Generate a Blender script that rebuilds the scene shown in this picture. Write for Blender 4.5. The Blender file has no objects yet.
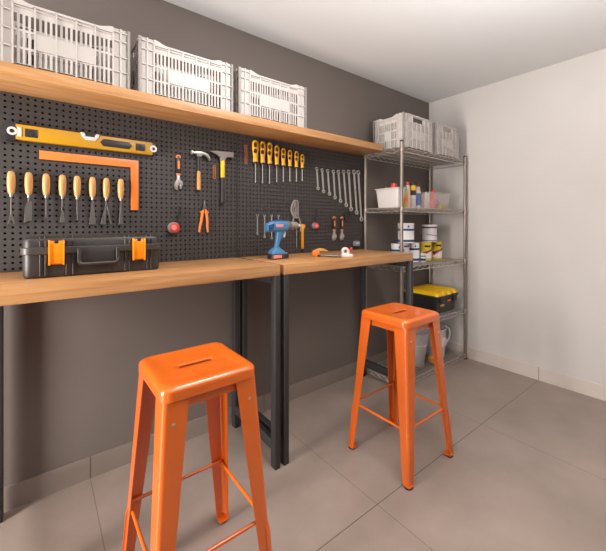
import bpy, bmesh, math, random
from mathutils import Vector, Matrix
random.seed(7)
S = bpy.context.scene
COL = S.collection
PI = math.pi

# ------------------------------------------------------------------ materials
def lin(c):
    return tuple(((v/255.0)/12.92 if v/255.0 <= 0.04045 else ((v/255.0+0.055)/1.055)**2.4) for v in c)

def mat(name, rgb, rough=0.5, metal=0.0, noise=0.0, nscale=40.0, coat=0.0, spec=0.5, bump=0.0):
    m = bpy.data.materials.new(name); m.use_nodes = True
    nt = m.node_tree; b = nt.nodes['Principled BSDF']
    c = lin(rgb)
    b.inputs['Roughness'].default_value = rough
    b.inputs['Metallic'].default_value = metal
    b.inputs['Coat Weight'].default_value = coat
    b.inputs['Coat Roughness'].default_value = 0.08
    b.inputs['Specular IOR Level'].default_value = spec
    b.inputs['Base Color'].default_value = (*c, 1)
    if noise > 0 or bump > 0:
        tc = nt.nodes.new('ShaderNodeTexCoord')
        nz = nt.nodes.new('ShaderNodeTexNoise'); nz.inputs['Scale'].default_value = nscale
        nz.inputs['Detail'].default_value = 4
        nt.links.new(tc.outputs['Object'], nz.inputs['Vector'])
        if noise > 0:
            rp = nt.nodes.new('ShaderNodeValToRGB')
            rp.color_ramp.elements[0].position = 0.3; rp.color_ramp.elements[1].position = 0.7
            rp.color_ramp.elements[0].color = (*[v*(1-noise) for v in c], 1)
            rp.color_ramp.elements[1].color = (*[min(1, v*(1+noise)) for v in c], 1)
            nt.links.new(nz.outputs['Fac'], rp.inputs['Fac'])
            nt.links.new(rp.outputs['Color'], b.inputs['Base Color'])
        if bump > 0:
            bp = nt.nodes.new('ShaderNodeBump'); bp.inputs['Strength'].default_value = bump
            bp.inputs['Distance'].default_value = 0.002
            nt.links.new(nz.outputs['Fac'], bp.inputs['Height'])
            nt.links.new(bp.outputs['Normal'], b.inputs['Normal'])
    return m

def wood_mat(name, dark, mid, light, scale=(1.6, 26, 26), rough=0.42):
    m = bpy.data.materials.new(name); m.use_nodes = True
    nt = m.node_tree; b = nt.nodes['Principled BSDF']
    b.inputs['Roughness'].default_value = rough
    tc = nt.nodes.new('ShaderNodeTexCoord')
    mp = nt.nodes.new('ShaderNodeMapping'); mp.inputs['Scale'].default_value = scale
    nz = nt.nodes.new('ShaderNodeTexNoise'); nz.inputs['Scale'].default_value = 1.6
    nz.inputs['Detail'].default_value = 7; nz.inputs['Roughness'].default_value = 0.6
    nz.inputs['Distortion'].default_value = 0.6
    nt.links.new(tc.outputs['Object'], mp.inputs['Vector'])
    nt.links.new(mp.outputs['Vector'], nz.inputs['Vector'])
    rp = nt.nodes.new('ShaderNodeValToRGB'); cr = rp.color_ramp
    cr.elements[0].position = 0.28; cr.elements[0].color = (*lin(dark), 1)
    cr.elements[1].position = 0.72; cr.elements[1].color = (*lin(light), 1)
    e = cr.elements.new(0.5); e.color = (*lin(mid), 1)
    nt.links.new(nz.outputs['Fac'], rp.inputs['Fac'])
    nt.links.new(rp.outputs['Color'], b.inputs['Base Color'])
    bp = nt.nodes.new('ShaderNodeBump'); bp.inputs['Strength'].default_value = 0.12
    bp.inputs['Distance'].default_value = 0.001
    nt.links.new(nz.outputs['Fac'], bp.inputs['Height'])
    nt.links.new(bp.outputs['Normal'], b.inputs['Normal'])
    return m

def tile_mat(name, lo, hi, joint, xj=None, yj=None, rough=(0.28, 0.42)):
    """porcelain with thin joints at world x = xj[0]+k*xj[1] and y = yj[0]+k*yj[1]"""
    m = bpy.data.materials.new(name); m.use_nodes = True
    nt = m.node_tree; N = nt.nodes; Lk = nt.links; b = N['Principled BSDF']
    geo = N.new('ShaderNodeNewGeometry')
    n1 = N.new('ShaderNodeTexNoise'); n1.inputs['Scale'].default_value = 2.6; n1.inputs['Detail'].default_value = 8
    n1.inputs['Roughness'].default_value = 0.62
    Lk.new(geo.outputs['Position'], n1.inputs['Vector'])
    rp = N.new('ShaderNodeValToRGB')
    rp.color_ramp.elements[0].position = 0.3; rp.color_ramp.elements[0].color = (*lin(lo), 1)
    rp.color_ramp.elements[1].position = 0.7; rp.color_ramp.elements[1].color = (*lin(hi), 1)
    Lk.new(n1.outputs['Fac'], rp.inputs['Fac'])
    sp = N.new('ShaderNodeSeparateXYZ'); Lk.new(geo.outputs['Position'], sp.inputs[0])
    def M(op, a, bb=None):
        n = N.new('ShaderNodeMath'); n.operation = op
        for i, v in enumerate((a, bb)):
            if v is None: continue
            if isinstance(v, (int, float)): n.inputs[i].default_value = v
            else: Lk.new(v, n.inputs[i])
        return n.outputs[0]
    ds = []
    for axis, j in (('X', xj), ('Y', yj)):
        if j is None: continue
        off = M('ADD', M('SUBTRACT', sp.outputs[axis], j[0]), 100*j[1]+j[1]/2)
        r = M('ABSOLUTE', M('SUBTRACT', M('MODULO', off, j[1]), j[1]/2))
        ds.append(M('MULTIPLY', M('LESS_THAN', r, 0.0018), 0.55 if axis == 'X' and yj is not None else 1.0))
    mask = ds[0] if len(ds) == 1 else M('MAXIMUM', ds[0], ds[1])
    mx = N.new('ShaderNodeMix'); mx.data_type = 'RGBA'
    Lk.new(mask, mx.inputs[0]); Lk.new(rp.outputs['Color'], mx.inputs[6])
    mx.inputs[7].default_value = (*lin(joint), 1)
    Lk.new(mx.outputs[2], b.inputs['Base Color'])
    rr = N.new('ShaderNodeMapRange'); rr.inputs[3].default_value = rough[0]; rr.inputs[4].default_value = rough[1]
    Lk.new(n1.outputs['Fac'], rr.inputs[0]); Lk.new(rr.outputs[0], b.inputs['Roughness'])
    return m

def clear_mat(name, rgb, alpha):
    m = bpy.data.materials.new(name); m.use_nodes = True
    nt = m.node_tree; b = nt.nodes['Principled BSDF']
    b.inputs['Base Color'].default_value = (*lin(rgb), 1); b.inputs['Roughness'].default_value = 0.08
    tr = nt.nodes.new('ShaderNodeBsdfTransparent'); mx = nt.nodes.new('ShaderNodeMixShader')
    mx.inputs[0].default_value = alpha
    nt.links.new(tr.outputs[0], mx.inputs[1]); nt.links.new(b.outputs[0], mx.inputs[2])
    nt.links.new(mx.outputs[0], nt.nodes['Material Output'].inputs['Surface'])
    return m

M_wallD = mat('dark grey paint', (108, 97, 91), 0.85, noise=0.03, nscale=3)
M_wallL = mat('light greige paint', (201, 194, 189), 0.85, noise=0.02, nscale=3)
M_ceil = mat('white ceiling paint', (214, 211, 209), 0.9)
M_floor = tile_mat('porcelain floor', (134, 119, 110), (154, 137, 127), (78, 68, 62), (0.191, 0.953), (0.0, 0.936))
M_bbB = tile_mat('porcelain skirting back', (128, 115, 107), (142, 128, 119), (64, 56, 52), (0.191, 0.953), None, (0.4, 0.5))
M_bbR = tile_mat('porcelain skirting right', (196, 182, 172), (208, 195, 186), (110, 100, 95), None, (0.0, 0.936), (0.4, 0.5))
M_wood = wood_mat('oak board', (158, 108, 62), (178, 129, 82), (194, 149, 102))
M_handle = wood_mat('turned wood handle', (180, 124, 70), (204, 152, 92), (218, 172, 112), (40, 40, 5), 0.4)
M_woodOr = wood_mat('orange wood handle', (190, 120, 56), (210, 146, 76), (226, 168, 98), (40, 40, 5), 0.4)
M_shadeBacking = mat('black backing', (22, 20, 20), 0.9)  # near-black colour stands in for the shade behind the peg holes
M_peg = mat('pegboard', (58, 52, 50), 0.6, noise=0.03, nscale=9)
M_crate = mat('grey crate plastic', (186, 177, 171), 0.45)
M_toolsteel = mat('tool steel', (120, 112, 107), 0.4, 0.7)
M_panel = mat('crate panel plastic', (180, 172, 166), 0.4)
M_steelB = mat('black steel', (44, 41, 41), 0.5)
M_orange = mat('orange enamel', (214, 98, 26), 0.28, coat=0.6)
M_rubber = mat('black rubber', (34, 31, 31), 0.7)
M_black = mat('black plastic', (40, 37, 37), 0.42)
M_case = mat('charcoal case plastic', (51, 46, 44), 0.42, bump=0.15, nscale=300)
M_caseB = mat('charcoal belt plastic', (66, 60, 57), 0.4)
M_latch = mat('orange latch', (255, 150, 20), 0.35)
M_levelY = mat('yellow level', (190, 138, 20), 0.38)
M_white = mat('white plastic', (216, 208, 203), 0.4)
M_square = mat('orange square', (226, 122, 52), 0.4)
M_steel = mat('brushed steel', (186, 180, 174), 0.34, 0.7, noise=0.06, nscale=60)
M_steelD = mat('dark steel', (120, 114, 110), 0.38, 0.85)
M_chrome = mat('chrome wire', (200, 192, 185), 0.28, 0.75)
M_chromeP = mat('chrome post', (150, 138, 128), 0.34, 0.7)
M_yellow = mat('yellow plastic', (236, 184, 18), 0.38)
M_sdY = mat('amber handle', (236, 170, 36), 0.32)
M_sdG = mat('brown grip', (62, 38, 14), 0.5)
M_red = mat('red plastic', (206, 60, 52), 0.4)
M_pink = mat('pale red plastic', (220, 132, 122), 0.4)
M_orG = mat('orange grip', (238, 128, 54), 0.42)
M_rust = mat('rust orange strip', (150, 84, 56), 0.6)
M_blue = mat('blue plastic', (66, 114, 156), 0.38)
M_blueD = mat('dark blue', (24, 66, 108), 0.45)
M_grey = mat('grey plastic', (134, 124, 120), 0.45)
M_greyL = mat('light grey plastic', (196, 190, 188), 0.45)
M_tin = mat('galvanised steel', (190, 188, 186), 0.38, 0.55, noise=0.08, nscale=25)
M_canW = mat('white can', (232, 228, 228), 0.35)
M_canL = mat('lilac white tub', (222, 212, 214), 0.35)
M_canY = mat('yellow can', (222, 190, 46), 0.35)
M_clear = clear_mat('clear plastic', (214, 206, 200), 0.22)
M_frost = clear_mat('frosted plastic', (226, 214, 208), 0.24)
M_brown = mat('brown ball', (150, 118, 96), 0.6)
M_olive = mat('olive yellow', (196, 170, 84), 0.7)
M_pale = mat('pale pink card', (226, 190, 178), 0.6)
M_tan = mat('tan wood', (200, 130, 60), 0.6)

# ------------------------------------------------------------------ mesh builder
class MB:
    def __init__(s): s.v = []; s.f = []
    def add(s, vs, fs):
        o = len(s.v); s.v += [tuple(p) for p in vs]; s.f += [tuple(i+o for i in f) for f in fs]; return s
    def box(s, x0, x1, y0, y1, z0, z1):
        x0, x1 = min(x0, x1), max(x0, x1); y0, y1 = min(y0, y1), max(y0, y1); z0, z1 = min(z0, z1), max(z0, z1)
        return s.add([(x0,y0,z0),(x1,y0,z0),(x1,y1,z0),(x0,y1,z0),(x0,y0,z1),(x1,y0,z1),(x1,y1,z1),(x0,y1,z1)],
                     [(0,3,2,1),(4,5,6,7),(0,1,5,4),(1,2,6,5),(2,3,7,6),(3,0,4,7)])
    def loft(s, loops, caps=True, closed=True):
        n = len(loops[0]); vs = [p for l in loops for p in l]; fs = []
        for k in range(len(loops)-1):
            for i in range(n if closed else n-1):
                j = (i+1) % n
                fs.append((k*n+i, k*n+j, (k+1)*n+j, (k+1)*n+i))
        if caps:
            fs.append(tuple(reversed(range(n)))); fs.append(tuple((len(loops)-1)*n+i for i in range(n)))
        return s.add(vs, fs)
    def tube(s, path, r, n=10, closed=False, caps=True):
        P = [Vector(p) for p in path]; m = len(P)
        rs = r if isinstance(r, (list, tuple)) else [r]*m
        loops = []; up = None
        for i, p in enumerate(P):
            if closed: t = P[(i+1) % m]-P[i-1]
            else: t = P[min(i+1, m-1)]-P[max(i-1, 0)]
            t.normalize()
            if up is None:
                up = Vector((0,0,1)) if abs(t.z) < 0.9 else Vector((1,0,0))
            a = t.cross(up); a.normalize(); up = a.cross(t); up.normalize()
            loops.append([p+(a*math.cos(q)+up*math.sin(q))*rs[i] for q in [2*PI*k/n for k in range(n)]])
        if closed: loops.append(loops[0]); caps = False
        return s.loft(loops, caps)
    def cyl(s, p0, p1, r0, r1=None, n=16):
        return s.tube([p0, p1], [r0, r0 if r1 is None else r1], n)
    def lathe(s, prof, c=(0,0,0), axis='Z', n=24, squash=(1,1), caps=True):
        """prof: (radius, height along axis)"""
        loops = []
        for r, h in prof:
            L = []
            for k in range(n):
                a = 2*PI*k/n; u, w = r*math.cos(a)*squash[0], r*math.sin(a)*squash[1]
                if axis == 'Z': L.append((c[0]+u, c[1]+w, c[2]+h))
                elif axis == 'X': L.append((c[0]+h, c[1]+w, c[2]+u))
                else: L.append((c[0]+u, c[1]+h, c[2]-w))
            loops.append(L)
        return s.loft(loops, caps)
    def prism(s, poly, y0, y1):
        """polygon (x,z) extruded along y"""
        return s.loft([[(x, y0, z) for x, z in poly], [(x, y1, z) for x, z in poly]])
    def prismx(s, poly, x0, x1):
        return s.loft([[(x0, y, z) for y, z in poly], [(x1, y, z) for y, z in poly]])
    def prismz(s, poly, z0, z1):
        return s.loft([[(x, y, z0) for x, y in poly], [(x, y, z1) for x, y in poly]])
    def ring(s, c, R, r, y0, y1, n=20, squash=1.0, gap=None):
        """flat ring in xz plane between y0,y1; gap=(a0,a1) angle range kept open"""
        a0, a1 = (0, 2*PI) if gap is None else (gap[1], gap[0]+2*PI)
        m = n+1
        loops = []
        for k in range(m):
            a = a0+(a1-a0)*k/n
            ca, sa = math.cos(a), math.sin(a)*squash
            loops.append([(c[0]+R*ca, y0, c[1]+R*sa), (c[0]+R*ca, y1, c[1]+R*sa), (c[0]+r*ca, y1, c[1]+r*sa), (c[0]+r*ca, y0, c[1]+r*sa)])
        return s.loft(loops, caps=gap is not None)
    def build(s, name, m, parent=None, bevel=0.0, smooth=True, ang=35, seg=2, xf=None):
        me = bpy.data.meshes.new(name)
        vs = s.v if xf is None else [tuple(xf @ Vector(p)) for p in s.v]
        me.from_pydata(vs, [], s.f)
        bm = bmesh.new(); bm.from_mesh(me)
        bmesh.ops.recalc_face_normals(bm, faces=bm.faces[:])
        if bevel > 0:
            es = [e for e in bm.edges if len(e.link_faces) == 2 and e.calc_face_angle(0) > math.radians(40)]
            if es: bmesh.ops.bevel(bm, geom=es, offset=bevel, segments=seg, affect='EDGES', profile=0.5, clamp_overlap=True)
        bm.to_mesh(me); bm.free()
        if smooth:
            for p in me.polygons: p.use_smooth = True
            me.set_sharp_from_angle(angle=math.radians(ang))
        me.materials.append(m)
        o = bpy.data.objects.new(name, me); COL.objects.link(o)
        if parent is not None: o.parent = parent
        return o

def tag(o, label, cat, group=None):
    o['label'] = label; o['category'] = cat
    if group: o['group'] = group
    return o
def thing(name, loc, label, cat, group=None, rz=0.0):
    o = bpy.data.objects.new(name, None); COL.objects.link(o)
    o.empty_display_size = 0.05
    o.location = loc; o.rotation_euler = (0, 0, rz)
    return tag(o, label, cat, group)
def struct(name, mb, m, **k):
    o = mb.build(name, m, **k); o['kind'] = 'structure'; return o
def dup(root, loc, label, group=None, rot=None):
    r = root.copy(); COL.objects.link(r); r.location = loc; r['label'] = label
    if rot is not None: r.rotation_euler = rot
    if group: r['group'] = group
    for ch in list(root.children):
        c = ch.copy(); COL.objects.link(c); c.parent = r
        for g in list(ch.children):
            d = g.copy(); COL.objects.link(d); d.parent = c
    return r
def rrect(hx, hy, r, z, k=8, cx=0, cy=0):
    out = []
    for (sx, sy, a0) in ((1,1,0), (-1,1,PI/2), (-1,-1,PI), (1,-1,1.5*PI)):
        for i in range(k+1):
            a = a0+PI/2*i/k
            out.append((cx+sx*(hx-r)+r*math.cos(a), cy+sy*(hy-r)+r*math.sin(a), z))
    return out
def rrect2(hx, hz, r, cx, cz, k=4):
    return [(p[0], p[1]) for p in rrect(hx, hz, r, 0, k, cx, cz)]
def ell(rx, rz, cx, cz, n=18):
    return [(cx+rx*math.cos(2*PI*i/n), cz+rz*math.sin(2*PI*i/n)) for i in range(n)]

# ------------------------------------------------------------------ room
XR, HC = 3.044, 2.397
struct('floor', MB().box(-3.2, XR+0.15, -4.6, 0.15, -0.1, 0), M_floor, smooth=False)
struct('ceiling', MB().box(-3.2, XR+0.15, -4.6, 0.15, HC, HC+0.1), M_ceil, smooth=False)
struct('wall_back', MB().box(-3.2, XR+0.15, 0, 0.15, 0, HC), M_wallD, smooth=False)
struct('wall_right', MB().box(XR, XR+0.15, -4.6, 0, 0, HC), M_wallL, smooth=False)
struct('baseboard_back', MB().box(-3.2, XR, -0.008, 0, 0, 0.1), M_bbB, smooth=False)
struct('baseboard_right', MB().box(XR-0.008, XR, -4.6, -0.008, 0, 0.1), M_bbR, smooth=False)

# ------------------------------------------------------------------ workbenches
def bench(x0, x1, label, name='workbench'):
    t = thing(name, ((x0+x1)/2, -0.26, 0), label, 'workbench', 'oak topped workbenches along the wall')
    hx = (x1-x0)/2
    MB().box(-hx, hx, -0.24, 0.24, 0.948, 1.0).build('worktop', M_wood, t, bevel=0.003)
    for sx in (-1, 1):
        xa, xb = sx*hx, sx*(hx-0.03)
        for (ya, yb) in ((-0.242, -0.199), (0.19, 0.233)):
            l = MB().box(xa, xb, ya, yb, 0.0, 0.948).build('leg', M_steelB, t, bevel=0.002)
        MB().box(xa, xb, -0.199, 0.19, 0.085, 0.135).build('lower_rail', M_steelB, t, bevel=0.002)
        MB().box(xa, xb, -0.199, 0.19, 0.905, 0.948).build('upper_rail', M_steelB, t, bevel=0.002)
    MB().box(-hx+0.03, hx-0.03, 0.195, 0.228, 0.905, 0.948).build('cross_rail', M_steelB, t, bevel=0.002)
    return t
bench(-0.146, 0.938, 'oak topped workbench with black steel legs that carries the closed toolbox')
bench(0.960, 2.044, 'oak topped workbench with black steel legs that carries the blue drill')

# ------------------------------------------------------------------ pegboards
def pegboard(x0, x1, label):
    p = 0.025; z0, z1 = 1.0, 1.75
    nx = int(round((x1-x0)/p)); nz = int(round((z1-z0)/p))
    dx, dz = (x1-x0)/nx, (z1-z0)/nz
    mb = MB(); yf, yb = -0.018, -0.012; r = 0.0052
    dirs = [(1,0),(1,1),(0,1),(-1,1),(-1,0),(-1,-1),(0,-1),(1,-1)]
    for i in range(nx):
        for j in range(nz):
            cx, cz = x0+(i+.5)*dx, z0+(j+.5)*dz
            out = [(cx+d[0]*dx/2, yf, cz+d[1]*dz/2) for d in dirs]
            inn = [(cx+r*math.cos(k*PI/4), yf, cz+r*math.sin(k*PI/4)) for k in range(8)]
            bak = [(q[0], yb, q[2]) for q in inn]
            mb.add(out+inn+bak, [(k, (k+1) % 8, 8+(k+1) % 8, 8+k) for k in range(8)]+[(8+k, 8+(k+1) % 8, 16+(k+1) % 8, 16+k) for k in range(8)])
    # outer edge of the sheet
    mb.add([(x0,yf,z0),(x1,yf,z0),(x1,yf,z1),(x0,yf,z1),(x0,yb,z0),(x1,yb,z0),(x1,yb,z1),(x0,yb,z1)],
           [(0,1,5,4),(1,2,6,5),(2,3,7,6),(3,0,4,7)])
    t = thing('pegboard', ((x0+x1)/2, 0, z0), label, 'pegboard', 'pegboards above the benches')
    xf = Matrix.Translation((-(x0+x1)/2, 0, -z0))
    mb.build('sheet', M_peg, t, smooth=False, xf=xf)
    MB().box(x0, x1, -0.008, -0.001, z0, z1).build('shade_backing', M_shadeBacking, t, smooth=False, xf=xf)  # dark sheet, shade seen through the holes put into its colour
    return t
pegboard(-0.150, 0.945, 'dark perforated pegboard with level, chisels and hammers above the toolbox bench')
pegboard(0.949, 2.074, 'dark perforated pegboard with screwdrivers and wrenches above the drill bench')
FY = -0.018   # front face of the pegboards

# ------------------------------------------------------------------ wall shelf
o = MB().box(-1.095, 1.095, -0.118, 0.118, 0, 0.046).build('wall_shelf', M_wood, bevel=0.002)
o.location = (0.950, -0.119, 1.752)
tag(o, 'long oak plank shelf above the pegboard under three grey crates', 'shelf')

# ------------------------------------------------------------------ crates
def crate_meshes(lx, ly, h, dip_on, zones_x, zones_y, handle_on):
    body = MB(); panel = []
    t = 0.005
    def face(L, D, nz, dip, handle, pl, rot):
        """face in local (u, d outward, z); rot maps to xyz"""
        def B(mb, u0, u1, d0, d1, z0, z1):
            if d0 < -0.0079: d0 -= 0.003; d1 -= 0.003 if d1 < 0 else 0
            m2 = MB().box(u0, u1, D/2+d0, D/2+d1, z0, z1)
            mb.add([rot(p) for p in m2.v], m2.f)
        zw = L/nz
        u = [-L/2+k*zw for k in range(nz+1)]
        R = [0.0, 0.035, 0.25, 0.285, 0.51, 0.55, 0.77, 0.80]
        R = [q*h for q in R]
        top = 0.945*h if dip else h
        # corner zones: solid with ribs
        for a, b in ((u[0], u[1]), (u[-2], u[-1])):
            B(body, a, b, -t-.004, -.004, 0, h)
            for q in (0.25, 0.51, 0.78, 0.93):
                B(body, a, b, -.006, 0, q*h, q*h+0.004)
        for q in (u[0], u[-1]):
            s = 1 if q < 0 else -1
            B(body, q, q+s*0.012, -.006, 0.0, 0, h)
            B(body, q+s*0.034, q+s*0.040, -.006, 0.0, 0, h)
        # rails of the slotted middle
        for a, b in ((R[0], R[1]), (R[2], R[3]), (R[4], R[5])):
            B(body, u[1], u[-2], -t-.003, -.003, a, b)
        # upper band with its dipped rim
        if handle:
            c0, c1 = -0.17*L, 0.17*L
            B(body, u[1], c0, -t-.003, -.003, R[6], top); B(body, c1, u[-2], -t-.003, -.003, R[6], top)
            B(body, c0, c1, -t-.003, -.003, R[6], 0.80*h); B(body, c0, c1, -t-.003, -.003, 0.93*h, top)
            B(body, u[1], u[-2], -.004, 0.0, h*0.95, h)
        else:
            B(body, u[1], u[-2], -t-.003, -.003, R[6], top-0.004)
            K = 10
            for s in (1, -1):   # smooth rise to the corners
                for k in range(K):
                    f0, f1 = k/K, (k+1)/K
                    zt = top+(h-top)*(0.5-0.5*math.cos(PI*(1-(f0+f1)/2)))
                    a, b = s*(u[-2]-f0*zw*0.9), s*(u[-2]-f1*zw*0.9)
                    B(body, a, b, -t-.003, 0.0, top-0.012, zt)
            B(body, u[1]+zw*0.9, u[-2]-zw*0.9, -.006, 0.0, top-0.008, top)
            B(body, u[1], u[-2], -.005, -0.001, 0.865*h, 0.865*h+0.003)
        # vertical ribs and slots
        for k in range(1, nz):
            B(body, u[k]-0.0030, u[k]+0.0030, -.0075, 0.0, 0, 0.80*h if handle and abs(u[k]) < 0.17*L else top-0.004)
        for k in range(1, nz-1):
            n = 4
            w = zw/n
            inpanel = pl[0] <= k <= pl[1]
            for i in range(1, n):
                bx = u[k]+i*w
                for ri, (a, b) in enumerate(((R[1], R[2]), (R[3], R[4]), (R[5], R[6]))):
                    if ri == 1 and inpanel: continue
                    B(body, bx-w*0.25, bx+w*0.25, -t-.003, -.003, a, b)
        p1 = MB(); B(p1, u[pl[0]], u[pl[1]+1], -t-.002, -.001, R[3]-0.002, R[4]+0.002); panel.append(p1)
    lxx = lambda p: (p[0], -p[1], p[2])
    face(lx, ly, zones_x, 'x' in dip_on, 'x' in handle_on, (2, zones_x-3), lambda p: (p[0], -p[1], p[2]))
    face(lx, ly, zones_x, 'x' in dip_on, 'x' in handle_on, (2, zones_x-3), lambda p: (-p[0], p[1], p[2]))
    face(ly, lx, zones_y, 'y' in dip_on, 'y' in handle_on, (2, zones_y-3), lambda p: (-p[1], -p[0], p[2]))
    face(ly, lx, zones_y, 'y' in dip_on, 'y' in handle_on, (2, zones_y-3), lambda p: (p[1], p[0], p[2]))
    body.box(-lx/2+.006, lx/2-.006, -ly/2+.006, ly/2-.006, 0.0, 0.006)
    return body, panel
def crate(loc, args, label, group):
    t = thing('plastic_crate', loc, label, 'crate', group)
    b, p = crate_meshes(*args)
    b.build('body', M_crate, t, smooth=False); [q.build('label_panel', M_panel, t, smooth=False) for q in p]
    return t
g1 = 'grey crates on the wall shelf'
c1 = crate((0.0865, -0.128, 1.798), (0.463, 0.216, 0.252, 'x', 7, 5, 'y'), 'light grey slatted crate at the end of the oak wall shelf above the spirit level', g1)
dup(c1, (0.5835, -0.128, 1.798), 'light grey slatted crate in the middle of the three on the oak wall shelf')
dup(c1, (1.0820, -0.128, 1.798), 'light grey slatted crate on the oak wall shelf above the yellow screwdrivers')
g2 = 'grey crates on the wire rack'
c4 = crate((2.281, -0.245, 1.769), (0.376, 0.286, 0.250, 'y', 7, 5, 'x'), 'light grey crate on the wire rack top, nearer the oak shelf', g2)
dup(c4, (2.700, -0.245, 1.769), 'light grey crate on the wire rack top, closest to the light wall')

# ------------------------------------------------------------------ wire rack
def wire_rack():
    x0, x1, y0, y1 = 2.078, 3.005, -0.380, -0.035
    t = thing('wire_rack', (x0, y0, 0), 'chrome wire shelving unit with five shelves standing in the room corner', 'shelving unit')
    W, D = x1-x0, y1-y0
    for px in (0, W):
        for py in (0, D):
            p = MB().cyl((px, py, 0.022), (px, py, 1.80), 0.0125, n=16)
            for k in range(1, 71):
                z = 0.03+k*0.025
                p.cyl((px, py, z-0.0012), (px, py, z+0.0012), 0.0131, n=16)
            po = p.build('post', M_chromeP, t)
            MB().lathe([(0.0, 1.800), (0.0125, 1.800), (0.0135, 1.806), (0.010, 1.812), (0.0, 1.813)][1:4], (px, py, 0)).build('post_cap', M_rubber, po)
            MB().lathe([(0.016, 0.0), (0.016, 0.006), (0.007, 0.010), (0.007, 0.022)], (px, py, 0)).build('levelling_foot', M_rubber, po)
    for z in (0.045, 0.445, 0.888, 1.328, 1.766):
        m = MB(); w = 0.0030
        zt = z-0.0045
        # truss edges: top wire, bottom wire, zigzag
        for (a, b) in (((0.012, 0), (W-0.012, 0)), ((0.012, D), (W-0.012, D)), ((0, 0.012), (0, D-0.012)), ((W, 0.012), (W, D-0.012))):
            for dz in (0, -0.030):
                m.cyl((a[0], a[1], zt+dz), (b[0], b[1], zt+dz), w, n=8)
            L = math.hypot(b[0]-a[0], b[1]-a[1]); n = max(4, int(L/0.035))
            path = [(a[0]+(b[0]-a[0])*k/n, a[1]+(b[1]-a[1])*k/n, zt-(0.028 if k % 2 else 0.002)) for k in range(n+1)]
            m.tube(path, 0.0022, 6)
        for k in range(1, int(W/0.024)):
            x = k*W/int(W/0.024)
            m.cyl((x, 0, zt+0.0025), (x, D, zt+0.0025), 0.0018, n=6)
        for q in (0.25, 0.5, 0.75):
            m.cyl((0, D*q, zt-0.002), (W, D*q, zt-0.002), 0.0028, n=6)
        so = m.build('wire_shelf', M_chrome, t)
        for px in (0, W):
            for py in (0, D):
                MB().lathe([(0.0140, -0.036), (0.0172, -0.032), (0.0160, 0.000), (0.0140, 0.003)], (px, py, zt)).build('collar', M_chromeP, so)
    return t
wire_rack()

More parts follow.
